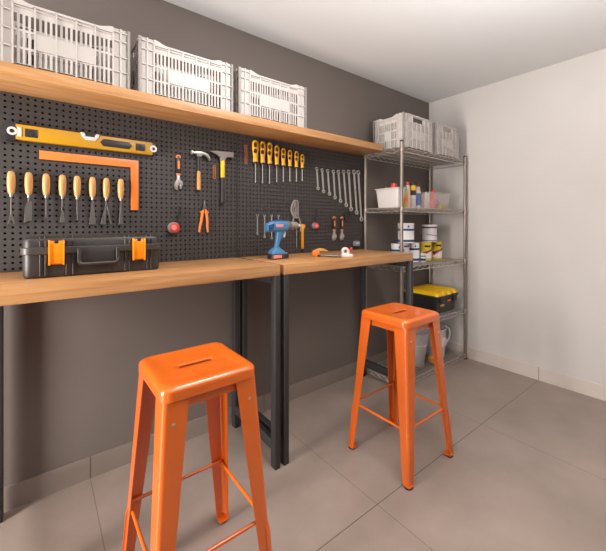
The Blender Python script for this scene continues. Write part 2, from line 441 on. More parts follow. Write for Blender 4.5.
# ------------------------------------------------------------------ stools
def stool(loc, label):
    t = thing('bar_stool', loc, label, 'stool', 'orange metal bar stools')
    h, top, k = 0.150, 0.745, 8
    loops = [rrect(h-0.003, h-0.003, 0.030, top-0.040, k), rrect(h, h, 0.032, top-0.038, k), rrect(h, h, 0.032, top-0.016, k)]
    for q in range(1, 6):
        a = q/5*PI/2
        loops.append(rrect(h-0.016*(1-math.cos(a)), h-0.016*(1-math.cos(a)), 0.032, top-0.016+0.016*math.sin(a), k))
    loops += [rrect(h-0.020, h-0.020, 0.029, top, k), rrect(h-0.028, h-0.028, 0.027, top-0.0005, k), rrect(h-0.038, h-0.038, 0.024, top-0.0018, k), rrect(h-0.050, h-0.050, 0.021, top-0.0034, k), rrect(h-0.060, h-0.060, 0.019, top-0.0042, k),
              rrect(0.075, 0.030, 0.018, top-0.0046, k), rrect(0.059, 0.0120, 0.0119, top-0.0046, k), rrect(0.056, 0.0090, 0.0089, top-0.0065, k),
              rrect(0.056, 0.0090, 0.0089, top-0.0095, k), rrect(h-0.040, h-0.040, 0.022, top-0.0095, k), rrect(h-0.012, h-0.012, 0.026, top-0.006, k), rrect(h-0.004, h-0.004, 0.029, top-0.016, k), rrect(h-0.003, h-0.003, 0.030, top-0.040, k)]
    seat = MB().loft(loops, caps=False)
    seat.build('seat', M_orange, t, ang=50)
    # apron strips set back under the seat
    ap = MB()
    for s in (1, -1):
        ap.box(-h+0.03, h-0.03, s*(h-0.020), s*(h-0.017), top-0.070, top-0.020)
        ap.box(s*(h-0.020), s*(h-0.017), -h+0.03, h-0.03, top-0.070, top-0.020)
    ap.build('apron', M_orange, t)
    zb, zt = 0.010, top-0.036
    def outer(z): return 0.1915+(0.1455-0.1915)*(z-zb)/(zt-zb)
    def width(z):
        f = (z-zb)/(zt-zb); return 0.036+0.036*f
    for sx in (1, -1):
        for sy in (1, -1):
            loops = []
            for z in (0.014, 0.06, 0.25, 0.48, zt):
                o_, w, r, th = outer(z), width(z), 0.014, 0.0028
                pts = [(sx*(o_-w), sy*o_)]
                for q in range(7):
                    a = q/6*PI/2
                    pts.append((sx*(o_-r+r*math.sin(a)), sy*(o_-r+r*math.cos(a))))
                pts.append((sx*o_, sy*(o_-w)))
                inn = [(sx*(o_-th), sy*(o_-w))]
                for q in range(7):
                    a = PI/2-q/6*PI/2
                    inn.append((sx*(o_-r+(r-th)*math.sin(a)), sy*(o_-r+(r-th)*math.cos(a))))
                inn.append((sx*(o_-w), sy*(o_-th)))
                loops.append([(x, y, z) for x, y in pts+inn])
            lg = MB().loft(loops).build('leg', M_orange, t, ang=40)
            # embossed lower channel on the corner
            em = []
            for z, g in ((0.028, 0.0008), (0.034, 0.0036), (0.215, 0.0036), (0.245, 0.0)):
                o_ = outer(z)+g; r = 0.014; ww = 0.020
                pts = [(sx*(o_-ww), sy*o_)]+[(sx*(o_-r+r*math.sin(q/6*PI/2)), sy*(o_-r+r*math.cos(q/6*PI/2))) for q in range(7)]+[(sx*o_, sy*(o_-ww))]
                i_ = o_-0.004
                pts += [(sx*i_, sy*(i_-ww+.004)), (sx*(i_-0.006), sy*(i_-0.006)), (sx*(i_-ww+.004), sy*i_)]
                em.append([(x, y, z) for x, y in pts])
            MB().loft(em).build('leg_emboss', M_orange, lg, ang=40)
            c = outer(0.01)-0.014
            MB().lathe([(0.012, 0.0), (0.0175, 0.0015), (0.0185, 0.010)], (sx*c, sy*c, 0), n=20).build('rubber_foot', M_rubber, lg)
            MB().prismz([(p[0], p[1]) for p in rrect(0.020, 0.020, 0.009, 0, 5, sx*(c-0.003), sy*(c-0.003))], 0.0098, 0.0155).build('foot_plate', M_orange, lg)
            # rivets near the top
            o_ = outer(0.645)
            MB().lathe([(0.0045, 0.0), (0.0040, 0.002), (0.001, 0.003)], (sx*(o_-0.032), 0, 0.645), axis='Y', n=12).build('rivet', M_steel, lg, xf=Matrix.Translation((0, sy*o_, 0)) @ Matrix.Diagonal((1, sy, 1, 1)))
    for (a, b, z) in ((-1, -1, 0), (1, 1, 0)):
        zz = 0.252; o_ = outer(zz)-0.010
        MB().cyl((-o_, a*o_, zz), (o_, a*o_, zz), 0.0058, n=12).build('stretcher', M_orange, t)
        zz = 0.243; o_ = outer(zz)-0.010
        MB().cyl((a*o_, -o_, zz), (a*o_, o_, zz), 0.0058, n=12).build('stretcher', M_orange, t)
    return t
s1 = stool((0.412, -0.780, 0), 'orange metal bar stool in front of the toolbox bench')
dup(s1, (1.505, -0.786, 0), 'orange metal bar stool in front of the drill bench and wire rack')

# ------------------------------------------------------------------ toolbox
def toolbox():
    W, D, H = 0.474, 0.19, 0.151
    t = thing('toolbox', (0.189, -0.308+D/2, 1.0), 'closed charcoal toolbox with two orange latches on the bench', 'toolbox')
    hx, hy = W/2, D/2
    def shell(z0, z1, r0=0.012, ends=(True, True)):
        L = []
        if ends[0]: L += [rrect(hx-0.008, hy-0.008, 0.022, z0), rrect(hx-0.002, hy-0.002, 0.026, z0+0.004)]
        L += [rrect(hx, hy, 0.028, z0+(0.012 if ends[0] else 0)), rrect(hx, hy, 0.028, z1-(0.014 if ends[1] else 0))]
        if ends[1]: L += [rrect(hx-0.004, hy-0.004, 0.026, z1-0.005), rrect(hx-0.013, hy-0.013, 0.020, z1)]
        return MB().loft(L)
    body = shell(0, 0.098, ends=(True, False)); lid = shell(0.099, H, ends=(False, True))
    for x in (-0.186, -0.170, -0.085, -0.106, 0.096, 0.112, 0.198, 0.182):
        body.box(x-0.003, x+0.003, -hy-0.005, -hy+0.01, 0.006, 0.088)
        lid.box(x-0.003, x+0.003, -hy-0.005, -hy+0.01, 0.116, H-0.012)
        lid.box(x-0.003, x+0.003, -hy+0.006, hy-0.03, H-0.006, H+0.003)
    body.build('body', M_case, t, bevel=0.001, seg=1); lo = lid.build('lid', M_case, t, bevel=0.001, seg=1)
    MB().loft([rrect(hx+0.004, hy+0.004, 0.032, 0.088), rrect(hx+0.007, hy+0.007, 0.034, 0.091), rrect(hx+0.007, hy+0.007, 0.034, 0.112), rrect(hx+0.004, hy+0.004, 0.032, 0.115)]).build('rim', M_caseB, t)
    for x in (-0.138, 0.1470):
        m = MB()
        w = 0.0245
        prof = [(-0.014, 0.052), (-0.017, 0.056), (-0.017, 0.128), (-0.008, 0.138), (-0.002, 0.138), (-0.002, 0.048)]
        pr = [(-hy+y, z) for y, z in prof]
        m.prismx(pr, x-w+0.006, x+w-0.006)
        for s in (-1, 1):
            m.prismx([(-hy+y-0.004, z) for y, z in ((-0.014, 0.047), (-0.017, 0.051), (-0.017, 0.132), (-0.008, 0.141), (0.004, 0.141), (0.004, 0.047))], x+s*(w-0.006), x+s*w)
        lt = m.build('latch', M_latch, t, bevel=0.001)
        MB().box(x-0.006, x+0.006, -hy-0.019, -hy-0.004, 0.129, 0.142).build('latch_notch', M_black, lt, bevel=0.002)
    # recessed grip: bay, two hinge lugs and a bowed bar
    MB().box(-0.066, 0.066, -hy-0.0095, -hy, 0.040, 0.110).build('handle_bay', M_case, t, bevel=0.002)
    hp = MB()
    for s in (-1, 1): hp.box(s*0.060, s*0.072, -hy-0.018, -hy-0.006, 0.052, 0.106)
    hp.tube([(-0.068, -hy-0.014, 0.062), (-0.064, -hy-0.016, 0.050), (-0.054, -hy-0.017, 0.046), (0.054, -hy-0.017, 0.046), (0.064, -hy-0.016, 0.050), (0.068, -hy-0.014, 0.062)], 0.0075, 10)
    ho = hp.build('handle', M_case, t, bevel=0.001, seg=1)
    return t
toolbox()

# ------------------------------------------------------------------ tools on the pegboard
def wall_thing(name, x, z, label, cat, group=None, rot=0.0):
    t = thing(name, (x, FY, z), label, cat, group)
    t.rotation_euler = (0, rot, 0)
    return t

# spirit level (local x along, z across)
L = wall_thing('spirit_level', 0.190, 1.587, 'long yellow spirit level with white end rings hung above the orange square', 'level')
MB().box(-0.268, 0.270, -0.024, 0, -0.032, 0.032).build('body', M_levelY, L, bevel=0.003)
MB().loft([[(x, y, z) for x, z in rrect2(0.022, 0.040, 0.014, -0.283, 0)] for y in (-0.022, -0.002)]).build('end_cap', M_black, L, bevel=0.001)
MB().loft([[(x, y, z) for x, z in rrect2(0.010, 0.030, 0.008, 0.277, 0)] for y in (-0.022, -0.002)]).build('end_cap', M_black, L, bevel=0.001)
for x in (-0.279, 0.273):
    MB().ring((x, 0), 0.0170, 0.0085, -0.027, -0.0225).build('end_ring', M_white, L)
MB().box(-0.262, -0.248, -0.0265, -0.024, -0.020, 0.020).build('end_plate', M_white, L, bevel=0.001)
for a, b in ((-0.238, -0.196), (0.190, 0.233)):
    w = MB().box(a, b, -0.0255, -0.0235, -0.018, 0.017).build('vial_window', M_black, L, bevel=0.0005)
    MB().lathe([(0.009, -0.0275), (0.010, -0.0255)], ((a+b)/2, 0, 0), axis='Y').build('vial', M_rubber, w)
# central vial cradle: white cup at the top edge
cup = [(-0.042, 0.034), (-0.026, 0.034), (-0.022, 0.018), (0.014, 0.018), (0.020, 0.034), (0.034, 0.034), (0.030, 0.018), (0.016, 0.001), (-0.022, 0.001), (-0.036, 0.016)]
vc = MB().prism(cup, -0.0275, -0.0235).build('vial_cradle', M_white, L, bevel=0.001)
MB().box(-0.022, 0.014, -0.026, -0.023, 0.018, 0.0325).build('vial', M_black, vc)
slot = [(0.036, 0.0), (0.050, 0.017), (0.160, 0.017), (0.174, 0.0), (0.160, -0.017), (0.050, -0.017)]
MB().prism(slot, -0.0255, -0.0235).build('hand_slot', M_black, L, bevel=0.0005)

# framing square
sq = MB().prism([(0, 0), (0.361, 0), (0.361, -0.213), (0.396, -0.213), (0.396, 0.037), (0, 0.037)], -0.010, -0.002)
o = sq.build('framing_square', M_square, bevel=0.001); o.location = (0.0, FY, 1.484)
tag(o, 'orange L shaped framing square hung under the yellow level', 'square')

# chisels
chis = [(-0.092, 1.200, 'fork', 'wood handled carving gouge with forked tip, leftmost of the row'),
        (-0.035, 1.207, 'skew', 'wood handled chisel with broad skewed blade'),
        (0.024, 1.222, 'thin', 'wood handled carving tool with thin shaft and tiny hooked tip'),
        (0.082, 1.208, 'paddle', 'wood handled carving chisel with dark ring and small bright paddle tip'),
        (0.137, 1.219, 'needle', 'wood handled carving tool with plain needle shaft'),
        (0.197, 1.200, 'flare', 'wood handled chisel with one flared steel blade, beside the twin bladed one'),
        (0.253, 1.200, 'twin', 'wood handled tool whose steel blade splits into two spread prongs'),
        (0.315, 1.200, 'slim', 'wood handled chisel with slim flared blade beside the orange square')]
for x, zt, kind, lab in chis:
    t = wall_thing('wood_chisel', x, 1.422, lab, 'chisel', 'wood handled chisels on the pegboard')
    MB().lathe([(0.003, 0.0), (0.009, -0.003), (0.0125, -0.012), (0.0142, -0.030), (0.0142, -0.060), (0.0118, -0.088), (0.0085, -0.096), (0.003, -0.0975)], (0, -0.0155, 0)).build('handle', M_handle, t)
    MB().lathe([(0.0058, -0.095), (0.0058, -0.106), (0.004, -0.109)], (0, -0.0155, 0), n=14).build('ferrule', M_steel, t)
    e = zt-1.422; y0, y1 = -0.017, -0.013
    b = MB()
    def bl(poly): b.prism(poly, y0, y1)
    if kind == 'fork':
        b.cyl((0, -0.015, -0.10), (0, -0.015, e+0.035), 0.0032, n=10)
        bl([(-0.004, e+0.04), (0.004, e+0.04), (0.013, e), (0.008, e), (0.0, e+0.022), (-0.008, e), (-0.013, e)])
    elif kind == 'skew':
        b.cyl((0, -0.015, -0.10), (0, -0.015, -0.125), 0.004, n=10)
        bl([(-0.004, -0.120), (0.006, -0.120), (0.011, -0.130), (0.011, e+0.010), (-0.016, e), (-0.013, -0.150)])
    elif kind == 'thin':
        b.cyl((0, -0.015, -0.10), (0, -0.015, e+0.015), 0.0030, n=10)
        bl([(-0.003, e+0.017), (0.003, e+0.017), (0.005, e+0.004), (0.0, e+0.008), (-0.007, e)])
    elif kind == 'paddle':
        b.cyl((0, -0.015, -0.10), (0, -0.015, e+0.05), 0.0034, n=10)
        bl([(-0.004, e+0.055), (0.004, e+0.055), (0.009, e+0.004), (0.007, e), (-0.007, e), (-0.009, e+0.004)])
    elif kind == 'needle':
        b.tube([(0, -0.015, -0.10), (0, -0.015, -0.16), (0.001, -0.015, e)], [0.0032, 0.0032, 0.0018], 10)
    elif kind == 'flare':
        bl([(-0.003, -0.100), (0.003, -0.100), (0.013, e), (-0.013, e)])
    elif kind == 'twin':
        b.cyl((0, -0.015, -0.10), (0, -0.015, -0.128), 0.0036, n=10)
        bl([(-0.004, -0.125), (0.003, -0.125), (-0.003, e), (-0.025, e)])
        bl([(0.001, -0.130), (0.004, -0.125), (0.024, e), (0.016, e)])
    else:
        bl([(-0.003, -0.100), (0.003, -0.100), (0.004, -0.15), (0.010, e), (-0.009, e), (-0.004, -0.15)])
    b.build('blade', M_toolsteel, t, bevel=0.0004, seg=1)
    if kind == 'paddle':
        MB().lathe([(0.006, -0.146), (0.006, -0.158)], (0, -0.015, 0), n=12).build('collar', M_black, t)
    if kind == 'twin': pass

# peg hooks for the tools
def hook(x, z, lab, w=0.010):
    m = MB().tube([(0, 0.004, 0.006), (0, -0.004, 0.006), (0, -0.008, 0.0), (0, -0.022, 0.0), (0, -0.027, 0.007)], 0.0022, 8)
    m.cyl((0, -0.001, 0.012), (0, -0.001, -0.010), 0.0022, n=8)
    o = m.build('peg_hook', M_steelB); o.location = (x, FY, z)
    tag(o, lab, 'hook', 'black peg hooks')
    return o

# adjustable wrenches
def adj_wrench(x, z, label, L=0.215, k=1.0):
    """z = top of the handle; hangs head down"""
    t = wall_thing('adjustable_wrench', x, z, label, 'wrench', 'adjustable wrenches with two colour grips')
    g = MB().loft([[(px, y, pz) for px, pz in rrect2(0.0125*k, 0.052*k, 0.010*k, 0, -0.058*k)] for y in (-0.018, -0.004)])
    go = g.build('grip', M_black, t, bevel=0.002)
    MB().loft([[(px, y, pz) for px, pz in rrect2(0.006*k, 0.026*k, 0.005*k, 0, -0.056*k)] for y in (-0.0195, -0.017)]).build('grip_inlay', M_orG, go)
    MB().ring((0, -0.006*k), 0.014*k, 0.006*k, -0.016, -0.006).build('hang_ring', M_orG, t)
    MB().box(-0.0115*k, 0.0115*k, -0.0185, -0.0035, -0.122*k, -0.110*k).build('grip_band', M_orG, t, bevel=0.001)
    h = MB().prism([(-0.008*k, -0.118*k), (0.008*k, -0.118*k), (0.009*k, -0.145*k), (0.024*k, -0.160*k), (0.028*k, -0.176*k), (0.020*k, -0.190*k), (0.012*k, -0.178*k),
                    (0.003*k, -0.178*k), (-0.004*k, -0.192*k), (-0.002*k, -0.214*k), (-0.016*k, -0.210*k), (-0.026*k, -0.188*k), (-0.022*k, -0.165*k), (-0.010*k, -0.148*k)], -0.017, -0.005)
    h.build('head', M_steel, t, bevel=0.0015)
    MB().prism([(0.004*k, -0.178*k), (0.020*k, -0.178*k), (0.020*k, -0.192*k), (0.016*k, -0.206*k), (0.006*k, -0.206*k), (0.008*k, -0.190*k)], -0.0155, -0.0065).build('jaw', M_steel, t, bevel=0.001)
    MB().lathe([(0.007*k, -0.005), (0.007*k, 0.005)], (0.010*k, -0.011, -0.168*k), axis='X', n=12).build('thumb_screw', M_steelD, t)
    return t
adj_wrench(0.593, 1.568, 'adjustable wrench with black and orange grip, left of the claw hammer', k=0.86)
hook(0.593, 1.580, 'black peg hook above the adjustable wrench beside the claw hammer')
adj_wrench(1.739, 1.252, 'adjustable wrench with orange grip, left of the pair under the spanner row', k=0.82)
adj_wrench(1.819, 1.252, 'adjustable wrench with orange grip, right of the pair under the spanner row', k=0.82)
hook(1.739, 1.268, 'black peg hook holding the left one of the paired adjustable wrenches')
hook(1.819, 1.268, 'black peg hook holding the right one of the paired adjustable wrenches')
# dark empty ring by the pair
o = MB().ring((0, 0), 0.034, 0.027, -0.010, -0.002, squash=1.25).build('metal_ring', M_steelB); o.location = (1.885, FY, 1.262)
tag(o, 'empty black metal ring hanging right of the paired adjustable wrenches', 'ring')

# claw hammer
t = wall_thing('claw_hammer', 0.703, 1.594, 'claw hammer with short wooden handle end hung head up', 'hammer')
MB().prism([(-0.044, 0.012), (-0.044, -0.008), (-0.036, -0.010), (-0.030, -0.004), (-0.014, -0.004), (-0.010, -0.016), (0.014, -0.016), (0.020, -0.004), (0.040, -0.008), (0.056, -0.020), (0.064, -0.034),
            (0.064, -0.016), (0.050, 0.004), (0.030, 0.010), (0.012, 0.014), (-0.012, 0.012), (-0.030, 0.006), (-0.036, 0.012)], -0.030, -0.008).build('head', M_steel, t, bevel=0.003)
MB().lathe([(0.0075, -0.010), (0.0070, -0.100)], (0, -0.019, 0), n=14).build('shaft', M_black, t)
MB().lathe([(0.0085, -0.098), (0.0095, -0.106), (0.0105, -0.150), (0.0105, -0.195), (0.0095, -0.202)], (0, -0.019, 0), n=16).build('handle', M_woodOr, t)
hook(0.688, 1.580, 'black peg hook under the claw hammer head')

# brick hammer
t = wall_thing('brick_hammer', 0.845, 1.606, 'brick hammer with long pick, yellow sleeve and dark handle', 'hammer')
MB().prism([(-0.078, 0.010), (-0.040, 0.016), (0.010, 0.018), (0.030, 0.020), (0.066, 0.022), (0.066, -0.012), (0.030, -0.012), (0.016, -0.022), (0.012, -0.040), (-0.012, -0.040), (-0.016, -0.018), (-0.030, -0.006), (-0.050, 0.002)], -0.032, -0.010).build('head', M_grey, t, bevel=0.003)
MB().lathe([(0.0125, -0.036), (0.0125, -0.134)], (0, -0.021, 0), n=16).build('sleeve', M_yellow, t, bevel=0.001)
MB().lathe([(0.0105, -0.133), (0.0095, -0.180), (0.0115, -0.260), (0.0120, -0.280), (0.009, -0.285)], (0, -0.021, 0), n=16).build('handle', mat('dark grip', (42, 38, 37), 0.5), t)
hook(0.825, 1.588, 'black peg hook under the brick hammer head')

# rust orange strips
for x, z0, z1, lab in ((0.800, 1.462, 1.541, 'narrow rust orange strip on the pegboard beside the brick hammer'), (1.006, 1.571, 1.690, 'narrow rust orange strip on the pegboard left of the yellow screwdrivers')):
    m = MB(); n = 5; hz = (z1-z0)/n
    for s in (-0.006, 0.006): m.box(s-0.003, s+0.003, -0.005, 0, 0, z1-z0)
    for k in range(n+1): m.box(-0.009, 0.009, -0.0045, 0, min(k*hz, z1-z0-0.005), min(k*hz, z1-z0-0.005)+0.005)
    o = m.build('plastic_strip', M_rust); o.location = (x, FY, z0); tag(o, lab, 'strip', 'rust orange strips')

# tape reels hanging
def chalk_reel(x, z, strap_x, strap_z, label, r):
    t = wall_thing('tape_reel', x, z, label, 'tape measure', 'red reels on the pegboard')
    MB().lathe([(r*0.96, 0.0), (r, -0.003), (r, -0.022), (r*0.9, -0.026)], axis='Y').build('housing', M_grey, t)
    MB().lathe([(r*0.86, -0.024), (r*0.84, -0.030), (r*0.3, -0.034)], (r*0.08, 0, 0), axis='Y').build('front_cover', M_red, t)
    MB().lathe([(r*0.50, -0.032), (r*0.44, -0.037)], (-r*0.1, 0, 0), axis='Y').build('hub', M_pink, t)
    sx, sz = strap_x-x, strap_z-z
    MB().tube([(r*0.7, -0.012, r*0.6), (r*0.7+(sx-r*0.7)*0.3, -0.012, sz*0.45), (sx-0.008, -0.012, sz*0.75), (sx, -0.014, sz), (sx+0.008, -0.012, sz*0.75), (r*0.7+(sx-r*0.7)*0.7, -0.012, sz*0.45), (r*0.95, -0.012, r*0.3)], 0.004, 8).build('strap', M_black, t)
    return t
chalk_reel(0.567, 1.182, 0.603, 1.280, 'red tape reel on a black strap, left of the orange pliers', 0.030)
hook(0.603, 1.287, 'black peg hook above the red reel beside the orange pliers')
chalk_reel(1.553, 1.188, 1.562, 1.292, 'red tape reel on a black strap, right of the yellow hooked bar', 0.024)
hook(1.562, 1.298, 'black peg hook above the red reel near the paired wrenches')

# pliers
t = wall_thing('pliers', 0.738, 1.282, 'long nose pliers with orange insulated handles below the claw hammer', 'pliers')
MB().prism([(-0.011, -0.012), (0.011, -0.012), (0.012, 0.008), (0.0065, 0.020), (0.0035, 0.052), (-0.0035, 0.052), (-0.0065, 0.020), (-0.012, 0.008)], -0.016, -0.006).build('jaw', M_steelD, t, bevel=0.0015)
for s, bx in ((-1, -0.030), (1, 0.020)):
    pts = [(s*0.006, -0.012, -0.008), (s*0.013, -0.012, -0.030), (s*0.017, -0.012, -0.060), (bx*0.85, -0.012, -0.095), (bx, -0.012, -0.126)]
    MB().tube(pts, [0.0075, 0.0085, 0.0080, 0.0075, 0.0060], 12).build('handle', M_orG, t)
    MB().prism([(s*0.002, 0.004), (s*0.024, -0.012), (s*0.024, -0.019), (s*0.004, -0.016)], -0.018, -0.006).build('finger_guard', M_orG, t, bevel=0.001)
hook(0.724, 1.292, 'black peg hook at the jaws of the orange pliers')

# screwdrivers
sds = [(1.066, 1.724, 1.459, .0225), (1.117, 1.724, 1.459, .0215), (1.169, 1.724, 1.461, .0205), (1.224, 1.714, 1.475, .0200),
       (1.276, 1.704, 1.482, .0190), (1.329, 1.698, 1.488, .0180), (1.384, 1.697, 1.491, .0178), (1.434, 1.684, 1.499, .0165)]
rank = ['first and largest', 'second', 'third', 'fourth', 'fifth', 'sixth', 'seventh', 'eighth and shortest']
for i, (x, zt, ze, r) in enumerate(sds):
    t = wall_thing('screwdriver', x, zt, f'yellow handled screwdriver, {rank[i]} from the left in the row of eight', 'screwdriver', 'yellow handled screwdrivers')
    H = zt-1.589; y = -0.016
    sq_ = (1.0, 0.7)
    MB().lathe([(r*0.35, 0), (r*0.75, -0.005), (r, -0.018), (r, -H*0.40), (r*0.82, -H*0.62), (r*0.66, -H*0.80), (r*0.80, -H*0.94), (r*0.74, -H)], (0, y, 0), squash=sq_).build('handle', M_sdY, t)
    for zc, hz in ((-H*0.235, H*0.125), (-H*0.51, H*0.105)):
        MB().loft([[(px, yy, pz) for px, pz in ell(r*0.46*kk, hz*kk, -r*0.34, zc)] for yy, kk in ((y, 1.0), (y-r*0.685, 1.0), (y-r*0.71, 0.85))]).build('grip_inset', M_sdG, t)
    MB().lathe([(r*0.72, -H), (r*0.60, -H-0.010)], (0, y, 0), n=16).build('collar', M_black, t)
    MB().lathe([(0.0035, -H-0.008), (0.0033, ze-zt+0.012), (0.0046, ze-zt+0.006), (0.003, ze-zt)], (0, y, 0), n=10).build('shaft', M_steel, t)

# combination wrenches
wr = [(1.571, 1.610, 1.585, 1.446), (1.622, 1.606, 1.638, 1.426), (1.676, 1.606, 1.696, 1.412), (1.733, 1.608, 1.752, 1.387), (1.784, 1.611, 1.809, 1.362),
      (1.839, 1.617, 1.870, 1.333), (1.893, 1.622, 1.923, 1.302), (1.952, 1.628, 1.988, 1.277), (2.000, 1.630, 2.042, 1.222)]
rk = ['shortest, at the left end', 'second from the left', 'third from the left', 'fourth from the left', 'middle one', 'sixth from the left', 'seventh from the left', 'eighth from the left, second longest', 'longest, at the right end']
for i, (xa, za, xb, zb) in enumerate(wr):
    s = 0.72+0.05*i
    L = math.hypot(xb-xa, za-zb); ang = math.atan2(xb-xa, za-zb)
    m = MB()
    R = 0.0170*s; w = 0.0075*s+0.0010
    m.ring((0, -R), R, R*0.52, -0.012, -0.003)
    m.prism([(-w, -1.75*R), (w, -1.75*R), (w*0.9, -L+1.7*R), (-w*0.9, -L+1.7*R)], -0.0105, -0.0045)
    m.ring((0, -L+R), R*1.02, R*0.50, -0.012, -0.003)
    t = wall_thing('combination_wrench', xa, za, f'steel combination wrench, {rk[i]} in the row of nine', 'wrench', 'steel combination wrenches')
    m.build('body', M_steel, t, bevel=0.0007, seg=1)
    t.rotation_euler = (0, -ang, 0)
    hook(xa+0.001, za-2*R*0.5, f'black peg hook through the combination wrench that is {rk[i]}')

# four small wrenches behind the drill
for i, (x, ze, lab) in enumerate(((1.084, 1.134, 'small slim steel spanner, leftmost of four above the drill'), (1.137, 1.113, 'small slim steel spanner, second of four above the drill'),
                                  (1.190, 1.105, 'small slim steel spanner, third of four above the drill'), (1.243, 1.097, 'small slim steel spanner, rightmost of four above the drill'))):
    m = MB(); H = 1.265-ze
    m.ring((0, -0.008), 0.0085, 0.0045, -0.010, -0.004, gap=(PI*0.25, PI*0.75))
    m.prism([(-0.0034, -0.015), (0.0034, -0.015), (0.0030, -H+0.014), (-0.0030, -H+0.014)], -0.009, -0.005)
    m.ring((0, -H+0.007), 0.008, 0.004, -0.010, -0.004)
    o = m.build('small_spanner', M_steel); o.location = (x, FY, 1.265)
    tag(o, lab, 'wrench', 'small spanners above the drill')
    hook(x-0.002, 1.288, lab.replace('small slim steel spanner', 'black peg hook over the small spanner'))

# grey looped cord
P = []
for k in range(73):
    a = 2*PI*k/72*3
    f = k/72
    P.append((0.022*math.sin(a)+0.012*math.sin(f*2*PI), -0.010-0.004*math.cos(a*2), 0.055*math.cos(a)+0.012*math.sin(2*a)))
m = MB().tube([Vector((p[0]-0.004, p[1], p[2]+0.01)) for p in P], 0.0058, 8)
m.tube([(-0.010, -0.012, -0.03), (-0.022, -0.012, -0.07), (-0.026, -0.012, -0.13)], 0.0055, 8)
m.tube([(0.006, -0.012, -0.02), (0.034, -0.012, -0.06), (0.046, -0.012, -0.10), (0.044, -0.012, -0.14)], 0.0058, 8)
o = m.build('looped_cord', M_grey); o.location = (1.380, FY, 1.292)
tag(o, 'grey cord coiled in loops hanging on the pegboard above the yellow hooked bar', 'cord')
hook(1.376, 1.352, 'black peg hook carrying the grey looped cord')

# yellow hooked bar
t = wall_thing('hooked_bar', 1.436, 1.196, 'yellow bar with a knobbed hooked top hanging behind the drill chuck', 'bar')
MB().prism([(-0.016, -0.012), (-0.012, 0.000), (0.008, 0.006), (0.022, 0.0), (0.024, -0.014), (0.012, -0.026), (0.009, -0.060), (0.010, -0.165), (-0.005, -0.165), (-0.006, -0.040), (-0.012, -0.024)], -0.022, -0.004).build('bar', mat('amber bar', (220, 146, 30), 0.4), t, bevel=0.003)
MB().box(-0.005, 0.010, -0.020, -0.006, -0.172, -0.165).build('tip', M_black, t, bevel=0.001)
o = MB().cyl((0, -0.008, 0), (0, -0.008, -0.14), 0.0032, n=10).build('steel_rod', M_steelD); o.location = (1.392, FY, 1.175)
tag(o, 'thin dark steel rod hanging just left of the yellow hooked bar', 'rod')

# grey wall plug near bench corner
t = wall_thing('junction_box', 1.980, 1.048, 'small blue grey box fixed low on the pegboard by the wire rack', 'box')
MB().loft([[(x, y, z) for x, z in rrect2(0.030, 0.020, 0.008, 0, 0)] for y in (-0.022, 0)]).build('body', mat('blue grey plastic', (128, 134, 142), 0.4), t, bevel=0.003)
MB().box(-0.018, 0.018, -0.0245, -0.021, -0.004, 0.010).build('cover', M_greyL, t, bevel=0.001)

